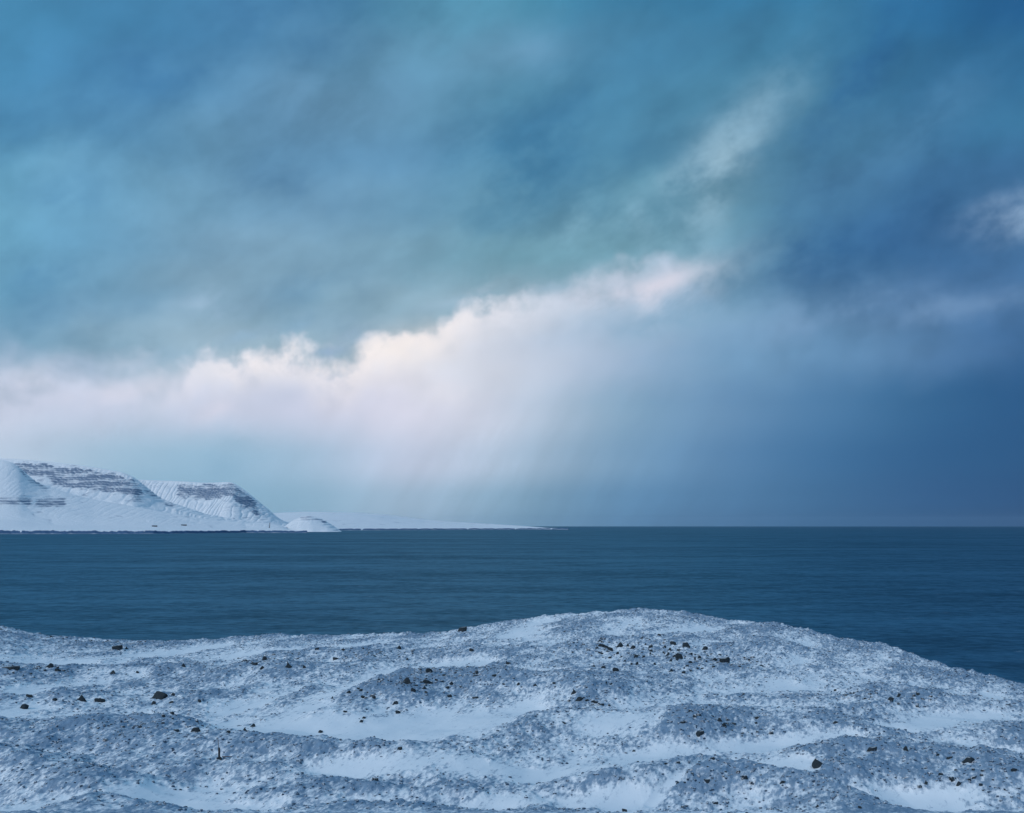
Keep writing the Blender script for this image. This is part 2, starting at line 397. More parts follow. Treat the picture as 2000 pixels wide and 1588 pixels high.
def mat_sea():
    m, t, p = new_mat('cold_sea_water')
    pos = t.n.new('ShaderNodeNewGeometry').outputs['Position']
    x, y, z = t.xyz(pos)
    wv = t.comb(t.math('MULTIPLY', x, 0.45), y, z)
    a = t.noise(wv, 0.16, 4.0, 0.6)
    b = t.noise(wv, 0.032, 3.0, 0.55)
    lane = t.noise(t.comb(t.math('MULTIPLY', x, 0.30), y, 0.0), 0.0035, 4.0, 0.6)
    hgt = t.math('ADD', t.math('MULTIPLY', a, 2.6), t.math('MULTIPLY', b, 4.0))
    nrm = bump(t, hgt, 1.0, 0.9)
    gust = t.noise(t.comb(t.math('MULTIPLY', x, 0.60), y, 0.0), 0.022, 6.0, 0.68)
    chop = t.noise(t.comb(t.math('MULTIPLY', x, 0.75), y, 0.0), 0.12, 4.0, 0.65)
    ruff = t.math('ADD', t.math('MULTIPLY', t.math('SUBTRACT', gust, 0.5), 1.2), t.math('ADD', t.math('MULTIPLY', t.math('SUBTRACT', lane, 0.5), 1.0), t.math('MULTIPLY', t.math('SUBTRACT', chop, 0.5), 1.3)))
    body = t.mix(t.smooth(ruff, -0.45, 0.45), (0.003, 0.020, 0.040), (0.005, 0.032, 0.062))
    foam = t.smooth(t.noise(t.comb(t.math('MULTIPLY', x, 0.35), y, 3.0), 0.11, 3.0, 0.75), 0.70, 0.76)
    body = t.mix(t.math('MULTIPLY', foam, 0.55), body, (0.55, 0.62, 0.68))
    df = t.n.new('ShaderNodeBsdfDiffuse'); t.l.new(body, df.inputs['Color']); t.l.new(nrm, df.inputs['Normal'])
    gl = t.n.new('ShaderNodeBsdfGlossy'); gl.inputs['Color'].default_value = (0.36, 0.66, 0.83, 1); gl.inputs['Roughness'].default_value = 0.36
    t.l.new(nrm, gl.inputs['Normal'])
    mx = t.n.new('ShaderNodeMixShader'); t.l.new(t.smooth(ruff, -0.45, 0.45, 0.19, 0.46), mx.inputs[0])
    t.l.new(df.outputs[0], mx.inputs[1]); t.l.new(gl.outputs[0], mx.inputs[2])
    t.l.new(mx.outputs[0], t.n['Material Output'].inputs['Surface'])
    t.n.remove(p)
    return m
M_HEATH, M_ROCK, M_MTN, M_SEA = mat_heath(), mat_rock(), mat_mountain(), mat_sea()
M_TUFT = mat_lump('dry_heath_tussock', (0.005, 0.022, 0.044), (0.040, 0.095, 0.17))
M_STONE = mat_lump('small_dark_stone', (0.004, 0.012, 0.020), (0.020, 0.040, 0.056))
def mat_plain(name, c0, c1, scale, rough=0.8):
    m, t, p = new_mat(name)
    tc = t.n.new('ShaderNodeTexCoord').outputs['Object']
    n = t.noise(tc, scale, 5.0, 0.6)
    t.l.new(t.mix(n, c0, c1), p.inputs['Base Color']); p.inputs['Roughness'].default_value = rough
    t.l.new(bump(t, n, 0.02, 0.5), p.inputs['Normal'])
    return m
M_WOOD = mat_plain('weathered_dark_timber', (0.012, 0.014, 0.018), (0.035, 0.034, 0.034), 6.0)
M_ROD = mat_plain('weathered_grey_metal', (0.12, 0.13, 0.14), (0.20, 0.20, 0.21), 8.0, 0.6)
M_STICK = mat_plain('reddish_brown_wood', (0.05, 0.025, 0.025), (0.10, 0.05, 0.04), 5.0)
M_WALL = mat_plain('dark_painted_wall', (0.05, 0.055, 0.065), (0.09, 0.09, 0.10), 0.5)
M_ROOF = mat_plain('dark_sheet_roof', (0.03, 0.035, 0.045), (0.07, 0.075, 0.08), 0.6)

# ----------------------------------------------------------------- sea
R = 140000.0
rad = [0.0] + list(np.geomspace(60, R, 40))
bm = bmesh.new(); prev = None; NS = 96
for r in rad:
    if r == 0.0: ring = [bm.verts.new((0, 0, 0))]
    else: ring = [bm.verts.new((r * math.cos(2 * math.pi * k / NS), r * math.sin(2 * math.pi * k / NS), 0)) for k in range(NS)]
    if prev:
        for k in range(NS):
            if len(prev) == 1: bm.faces.new((prev[0], ring[k], ring[(k + 1) % NS]))
            else: bm.faces.new((prev[k], ring[k], ring[(k + 1) % NS], prev[(k + 1) % NS]))
    prev = ring
sea = tag(bm_obj('sea', bm, M_SEA, smooth=True), kind='structure')

# ----------------------------------------------------------------- near headland
CRU = np.array([-900,-400,-120, 0, 60,130, 250, 330, 430, 520, 640, 760, 850, 890, 930,1000,1060,1130,1240,1330,1390,1440,1510,1560,1640,1720,1760,1800,1880,1950,2000,2150,2600,3200], float)
CRV = np.array([1190,1195,1214,1223,1238,1246,1252,1253,1248,1241,1242,1237,1239,1230,1222,1213,1204,1197,1190,1194,1208,1214,1216,1228,1248,1258,1270,1287,1311,1328,1341,1372,1440,1500], float)
CRD = np.array([300,300,300,300,300,300,300,300,300,300,300,300,300,300,300,302,304,306,306,300,294,290,280,272,258,246,240,232,216,206,200,186,160,150], float)
def soften(u, v, sig, step):
    g = np.arange(u[0], u[-1] + step, step); q = np.interp(g, u, v)
    k = np.exp(-0.5 * (np.arange(-3 * sig, 3 * sig + step, step) / sig) ** 2); k /= k.sum(); n = len(k) // 2
    return g, np.convolve(np.concatenate([np.full(n, q[0]), q, np.full(len(k) - 1 - n, q[-1])]), k, 'valid')
_g, CRV = soften(CRU, CRV, 14.0, 4.0)
CRU, CRD = soften(CRU, CRD, 40.0, 4.0)
CRZ = H - (CRV - HZ) / F * CRD
def base_z(x, y):
    yy = np.maximum(y, 20.0)
    u = 1000 + F * x / yy
    Dc = np.interp(u, CRU, CRD); Zc = np.interp(u, CRU, CRZ)
    t = np.clip((y - 115) / (Dc - 115), 0, 1)
    z = 40 + (Zc - 40) * t ** 1.3
    near = np.clip(115 - y, 0, 300)
    z = z + near * (28.4 / 115.0)
    s = np.clip(y - Dc, 0, None)
    z = z - 0.17 * s - 0.0009 * s * s
    return np.maximum(z, -25.0), t
def plate_pt(u, v, lift=0.0):
    y = (H - 40.3 - lift) / ((v - HZ) / F)
    for _ in range(6):
        b, _t = base_z(np.array([(u - 1000) / F * y]), np.array([y]))
        y = 0.5 * y + 0.5 * (H - b[0] - lift) / ((v - HZ) / F)
    return ((u - 1000) / F * y, y)
RIDGES = [
    ([(-120,1412),(0,1415),(130,1420),(230,1416),(310,1411),(380,1424),(500,1440),(640,1450),(740,1455),(860,1471)], 2.9, 9.0),
    ([(-60,1304),(130,1302),(300,1305),(450,1302),(560,1300),(690,1297)], 2.0, 9.0),
    ([(775,1342),(860,1311),(950,1307),(1050,1324),(1170,1335)], 3.0, 10.0),
    ([(840,1450),(920,1420),(1000,1405),(1100,1402),(1300,1402)], 2.1, 9.0),
    ([(1220,1500),(1330,1491),(1420,1497),(1600,1535),(1720,1562)], 2.3, 6.5),
    ([(1620,1482),(1700,1460),(1780,1452),(1900,1478),(2060,1516)], 2.9, 9.0),
    ([(1300,1412),(1400,1394),(1480,1392),(1600,1410),(1700,1430)], 1.7, 7.0),
    ([(-120,1455),(0,1468),(60,1480),(130,1512),(180,1552)], 2.8, 6.0),
    ([(750,1550),(880,1540),(1030,1553)], 1.1, 4.5),
    ([(700,1272),(780,1264),(880,1272),(950,1268)], 1.6, 7.0),
    ([(620,1388),(700,1351),(780,1336)], 1.8, 7.0),
    ([(1150,1252),(1300,1245),(1420,1268)], 1.2, 11.0),
    ([(560,1592),(700,1575),(800,1580)], 0.9, 4.5),
    ([(1330,1590),(1500,1579),(1700,1584)], 0.9, 4.5),
    ([(500,1290),(560,1278),(680,1270)], 1.3, 6.0),
    ([(1640,1372),(1760,1350),(1880,1365)], 1.3, 9.0),
    ([(440,1350),(560,1345),(640,1352)], 1.0, 9.0),
    ([(180,1366),(330,1362),(420,1372)], 1.0, 8.0),
    ([(0,1362),(100,1364)], 1.0, 7.0),
    ([(300,1486),(450,1490),(600,1520),(650,1540)], 1.3, 7.0),
    ([(1850,1420),(1960,1425),(2080,1440)], 1.1, 7.0),
    ([(220,1285),(260,1285),(320,1287)], 0.8, 6.0),
]
RW = [(np.array([plate_pt(u, v, h * 0.8) for u, v in pl]), h, wd) for pl, h, wd in RIDGES]
# drifted hollows (photo position, half sizes in metres across and away, depth)
DRIFT = [([(470,1445),(560,1410),(660,1360),(760,1318)], 5.0, 0.9), ([(640,1432),(760,1428),(900,1415)], 13.0, 1.6), ([(900,1405),(1000,1385)], 8.0, 0.9), ([(60,1295),(200,1287),(330,1272),(420,1258)], 6.0, 1.0),
         ([(650,1512),(900,1512),(1150,1518),(1320,1470)], 5.5, 0.9), ([(1430,1458),(1560,1458),(1640,1452)], 4.5, 1.0), ([(1190,1432),(1280,1418)], 7.0, 1.0), ([(1520,1512),(1600,1525)], 3.5, 0.9),
         ([(1700,1545),(1790,1560),(1820,1580)], 4.5, 1.1), ([(720,1568),(1000,1572),(1200,1565)], 3.6, 0.9), ([(0,1590),(150,1580),(330,1572),(520,1570)], 3.5, 0.9), ([(300,1555),(520,1560)], 2.5, 0.5), ([(1430,1345),(1560,1340)], 5.0, 0.6),
         ([(820,1295),(960,1290)], 6.0, 0.7), ([(470,1275),(700,1258),(830,1247)], 5.0, 0.8), ([(1000,1240),(1090,1218)], 6.0, 0.7), ([(1160,1250),(1300,1232),(1380,1225)], 3.0, 0.8), ([(1700,1498),(1610,1515)], 3.0, 0.6),
         ([(1930,1462),(2010,1470)], 5.0, 0.9), ([(1750,1425),(1830,1415)], 5.0, 0.7), ([(60,1345),(150,1335),(250,1325)], 4.0, 0.6), ([(420,1395),(520,1370),(640,1330)], 3.0, 0.6), ([(10,1395),(80,1375)], 5.0, 0.7), ([(240,1395),(300,1385),(420,1350)], 3.0, 0.5),
         ([(1270,1568),(1330,1530),(1420,1494)], 0.9, 1.0), ([(1002,1404),(1015,1425),(1045,1450)], 0.9, 0.8), ([(1850,1400),(1990,1405)], 6.0, 0.6), ([(1530,1390),(1640,1378)], 6.0, 0.5)]
BARE = [([(780,1330),(880,1325),(960,1330)], 8.0, 0.55), ([(1180,1265),(1300,1275),(1400,1290)], 9.0, 0.35), ([(1650,1350),(1760,1355)], 9.0, 0.40), ([(1390,1405),(1440,1415)], 6.0, 0.45), ([(250,1440),(420,1450),(600,1470)], 7.0, 0.35),
        ([(1680,1500),(1850,1520),(1960,1545)], 7.0, 0.40), ([(1330,1515),(1480,1530)], 4.0, 0.4), ([(0,1310),(250,1318),(450,1308)], 5.0, 0.35), ([(700,1290),(860,1282)], 5.0, 0.35), ([(30,1500),(100,1525)], 4.0, 0.35), ([(0,1228),(250,1256)], 4.0, 0.5)]
DW = [(np.array([plate_pt(u, v, 0.3) for u, v in pl]), wd * (0.78 if wd > 2 and wd < 10 else 1.0), h) for pl, wd, h in DRIFT]
BW = [(np.array([plate_pt(u, v, 1.2) for u, v in pl]), wd, h) for pl, wd, h in BARE]
def seg_dist(x, y, P):
    best = np.full(x.shape, 1e9)
    for (ax, ay), (bx, by) in zip(P[:-1], P[1:]):
        ux, uy = bx - ax, by - ay; L = ux * ux + uy * uy + 1e-9
        t = np.clip(((x - ax) * ux + (y - ay) * uy) / L, 0, 1)
        best = np.minimum(best, (x - ax - t * ux) ** 2 + (y - ay - t * uy) ** 2)
    return np.sqrt(best)
def ground(x, y):
    """surface height and bare-ground amount of the near headland"""
    b, t = base_z(x, y)
    fade = (1 - sstep(t, 0.86, 1.0)) * sstep(y, 100, 118)
    wx = x + 5.0 * fbm(x / 22, y / 22, 3, 5); wy = y + 5.0 * fbm(x / 22, y / 22, 3, 9)
    md = np.zeros_like(x)
    for P, h, wd in RW:
        box = (np.abs(wx - P[:, 0].mean()) < np.ptp(P[:, 0]) / 2 + 3 * wd) & (np.abs(wy - P[:, 1].mean()) < np.ptp(P[:, 1]) / 2 + 3 * wd)
        if not box.any(): continue
        dd = seg_dist(wx[box], wy[box], P)
        md[box] = np.maximum(md[box], h * np.exp(-(dd / wd) ** 2)) + 0.35 * np.minimum(md[box], h * np.exp(-(dd / wd) ** 2))
    md *= fade
    b = b + 0.55 * fade * fbm(x / 38.0, y / 46.0, 3, 61)
    al = 0.30 * x + 0.954 * y; ac = 0.954 * x - 0.30 * y
    hum = fbm(ac / 11.0, al / 24.0, 3, 21)                        # drift-shaped swells
    mid = fbm(ac / 4.2, al / 8.0, 3, 33)
    mic = fbm(ac / 1.1, al / 1.9, 3, 45)
    dr = np.zeros_like(x); br = np.zeros_like(x)
    for src, acc, q in ((DW, dr, 1.0), (BW, br, 1.0)):
        for P, wd, h in src:
            m_ = wd * 2.2 + 8
            box = (x > P[:, 0].min() - m_) & (x < P[:, 0].max() + m_) & (y > P[:, 1].min() - m_ * 1.5) & (y < P[:, 1].max() + m_ * 1.5)
            if not box.any(): continue
            jx = x[box] + (1.8 * mid[box] + 3.0 * hum[box]) * min(1.0, wd / 4.0)
            dd = seg_dist(jx, y[box] + 3.0 * hum[box] * min(1.0, wd / 4.0), P)
            acc[box] = np.maximum(acc[box], h * np.exp(-(dd / wd) ** 2.6))
    rim = sstep(t, 0.80, 0.97) * 0.25
    h = 0.16 * md + 0.85 * hum + 0.55 * mid + 0.22 * mic - 0.95 * dr + 0.55 * br + rim * 0.8 + 0.36
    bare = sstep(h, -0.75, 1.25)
    snow_z = b + 0.78 * md + 0.55 * hum * (0.25 + 0.75 * fade) - 0.25 * dr * fade
    up = np.where(h > 0, h, 0) * 0.55
    rough = sstep(h, -0.15, 0.4)
    z = snow_z + up * (0.45 + 0.55 * fade) + rough * (0.20 * mic + 0.12 * perlin(x / 0.55, y / 0.9, 3)) + 0.06 * mid + sstep(t, 0.9, 1.0) * (0.45 * mid + 0.25 * mic)
    return z, bare
def hit(u, v):
    """where the sight line through a photo position meets the ground"""
    y = np.arange(104.0, 330.0, 0.2); x = (u - 1000) / F * y
    z, _b = ground(x, y)
    sight = H - (v - HZ) / F * y
    k = np.nonzero(z >= sight)[0]
    k = k[0] if len(k) else len(y) - 1
    if not len(np.nonzero(z >= sight)[0]): k = int(np.argmax((z - sight)))
    return float(x[k]), float(y[k]), float(z[k])
uu = np.concatenate([np.linspace(-3600, -300, 40)[:-1], np.linspace(-300, 2300, 1301), np.linspace(2300, 5600, 40)[1:]])
yy = np.concatenate([np.linspace(3, 104, 34)[:-1], np.linspace(104, 312, 600) , np.linspace(312, 460, 60)[1:]])
U, Yg = np.meshgrid(uu, yy)
Xg = (U - 1000) / F * Yg
Zg, Bg = ground(Xg, Yg)
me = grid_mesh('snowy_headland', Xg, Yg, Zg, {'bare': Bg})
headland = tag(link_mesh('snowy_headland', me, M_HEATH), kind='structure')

# ----------------------------------------------------------------- ground cover: tussocks and pebbles (uncountable)
rs = np.random.RandomState(5)
STONY = [(np.array([hit(u, v)[:2] for u, v in pl]), wd) for pl, wd in (([(790, 1332), (850, 1322), (930, 1318)], 6.0), ([(1170, 1262), (1240, 1266), (1330, 1272), (1410, 1290)], 8.0), ([(1690, 1358), (1760, 1362)], 5.0),
         ([(1390, 1404), (1420, 1414)], 3.5), ([(500, 1292), (560, 1280)], 4.0), ([(700, 1278), (800, 1274)], 4.5), ([(1330, 1515), (1420, 1522)], 3.0), ([(250, 1418), (330, 1418)], 3.5), ([(1120, 1368), (1170, 1375)], 3.0), ([(20, 1308), (110, 1306)], 4.0), ([(1840, 1528), (1900, 1535)], 3.5), ([(0, 1226), (140, 1250), (260, 1258)], 5.0))]
def scatter(name, n, mat, size, flat, power, minb, sides, kind_label, stony=0.0):
    sub = (U > -150) & (U < 2150) & (Yg > 106) & (Yg < 311) & (Bg > minb)
    dyr = np.gradient(yy)[:, None] * np.ones_like(U)
    wgt = np.where(sub, Bg ** power * Yg * dyr, 0)
    if stony:
        near = np.zeros_like(U)
        for P, wd in STONY:
            near = np.maximum(near, np.exp(-(seg_dist(Xg, Yg, P) / wd) ** 2))
        wgt = wgt * (1.0 - stony + stony * 14.0 * near)
    wgt = wgt.reshape(-1) / wgt.sum()
    idx = rs.choice(wgt.size, n, p=wgt)
    px = Xg.reshape(-1)[idx] + rs.uniform(-.3, .3, n); py = Yg.reshape(-1)[idx] + rs.uniform(-.3, .3, n)
    pz, _b = ground(px, py)
    r = size[0] + (size[1] - size[0]) * rs.rand(n) ** 2.2
    hgt = r * rs.uniform(flat[0], flat[1], n)
    K = sides
    ang = (np.arange(K) / K * 2 * np.pi)[None, :] + rs.rand(n, 1) * 6.28
    rr = r[:, None] * rs.uniform(0.7, 1.25, (n, K))
    v0 = np.stack([px[:, None] + rr * np.cos(ang), py[:, None] + rr * np.sin(ang), np.repeat(pz[:, None] - 0.08, K, 1)], -1)
    r2 = rr * rs.uniform(0.55, 0.85, (n, K))
    v1 = np.stack([px[:, None] + r2 * np.cos(ang + .3), py[:, None] + r2 * np.sin(ang + .3), pz[:, None] + hgt[:, None] * rs.uniform(0.5, 0.95, (n, K))], -1)
    tp = np.stack([px, py, pz + hgt], -1)[:, None, :]
    V = np.concatenate([v0, v1, tp], 1); S = 2 * K + 1
    fs = []
    for k in range(K):
        k2 = (k + 1) % K
        fs += [(k, k2, K + k2), (k, K + k2, K + k), (K + k, K + k2, 2 * K)]
    Fc = (np.array(fs)[None] + (np.arange(n) * S)[:, None, None]).reshape(-1, 3)
    me = bpy.data.meshes.new(name)
    me.vertices.add(n * S); me.vertices.foreach_set('co', V.reshape(-1).astype(np.float32))
    m = len(Fc); me.loops.add(m * 3); me.loops.foreach_set('vertex_index', Fc.reshape(-1).astype(np.int32))
    me.polygons.add(m); me.polygons.foreach_set('loop_start', (np.arange(m) * 3).astype(np.int32))
    me.update(calc_edges=True)
    return tag(link_mesh(name, me, mat), kind_label, kind='stuff')
scatter('heath_tussocks', 60000, M_TUFT, (0.05, 0.26), (0.3, 0.75), 1.3, 0.22, 4, 'dry tussocks of heath poking through the blown snow')
scatter('loose_stones', 1500, M_STONE, (0.07, 0.42), (0.4, 0.9), 1.0, 0.2, 5, 'small dark stones strewn over the bare hummocks', 0.93)

# ----------------------------------------------------------------- boulders
def rock_mesh(seed, shape):
    rnd = random.Random(seed)
    bm = bmesh.new(); bmesh.ops.create_icosphere(bm, subdivisions=3, radius=1.0)
    planes = []
    for _ in range(13):
        n = Vector((rnd.gauss(0, 1), rnd.gauss(0, 1), rnd.gauss(0, .8))).normalized()
        planes.append((n, rnd.uniform(0.52, 0.86)))
    off = Vector((rnd.uniform(-9, 9), rnd.uniform(-9, 9), rnd.uniform(-9, 9)))
    from mathutils import noise as mn
    for v in bm.verts:
        p = v.co.copy()
        for n, c in planes:
            d = p.dot(n)
            if d > c: p -= n * (d - c) * 0.92
        p *= 1.0 + 0.13 * mn.noise(p * 1.9 + off) + 0.05 * mn.noise(p * 5 + off)
        if shape == 'dome': p.z = p.z * 0.9 + 0.12 * (1 - p.x * p.x)
        if shape == 'peak':
            k = max(0.0, p.z); f = max(0.06, 1 - 1.05 * k); p.x = p.x * f - 0.28 * k; p.y *= f; p.z *= 1.15
        if shape == 'slab': p.z = max(-1, min(0.52, p.z * 1.2)) + 0.12 * p.x
        if shape == 'wedge': p.z = p.z * (0.72 + 0.42 * p.x)
        v.co = p
    lo = min(v.co.x for v in bm.verts); hi = max(v.co.x for v in bm.verts)
    zt = max(v.co.z for v in bm.verts)
    for v in bm.verts:
        v.co.x = (v.co.x - (lo + hi) / 2) / ((hi - lo) / 2)
        v.co.z = v.co.z / zt if v.co.z > 0 else v.co.z * 0.6
    me = bpy.data.meshes.new('boulder'); bm.to_mesh(me); bm.free()
    me.materials.append(M_ROCK)
    return me
SHAPES = {}
for s in ('dome', 'peak', 'slab', 'wedge', 'lump'):
    SHAPES[s] = [rock_mesh(hash_ * 7 + len(s), s) for hash_ in range(1, 4)]
rr = random.Random(3)
def boulder(u, v, wpx, hpx, shape, label, group=None, name='boulder'):
    x, y, z = hit(u, v)
    px = y / F
    o = bpy.data.objects.new(name, rr.choice(SHAPES[shape])); COL.objects.link(o)
    hw = wpx * px * 0.5
    o.location = (x, y + hw * 0.5, z - 0.06 * hpx * px)
    o.scale = (hw * 1.06, hw * rr.uniform(0.75, 1.05), hpx * px * 1.08)
    o.rotation_euler = (0, 0, rr.uniform(-0.35, 0.35))
    return tag(o, label, 'rock', group)
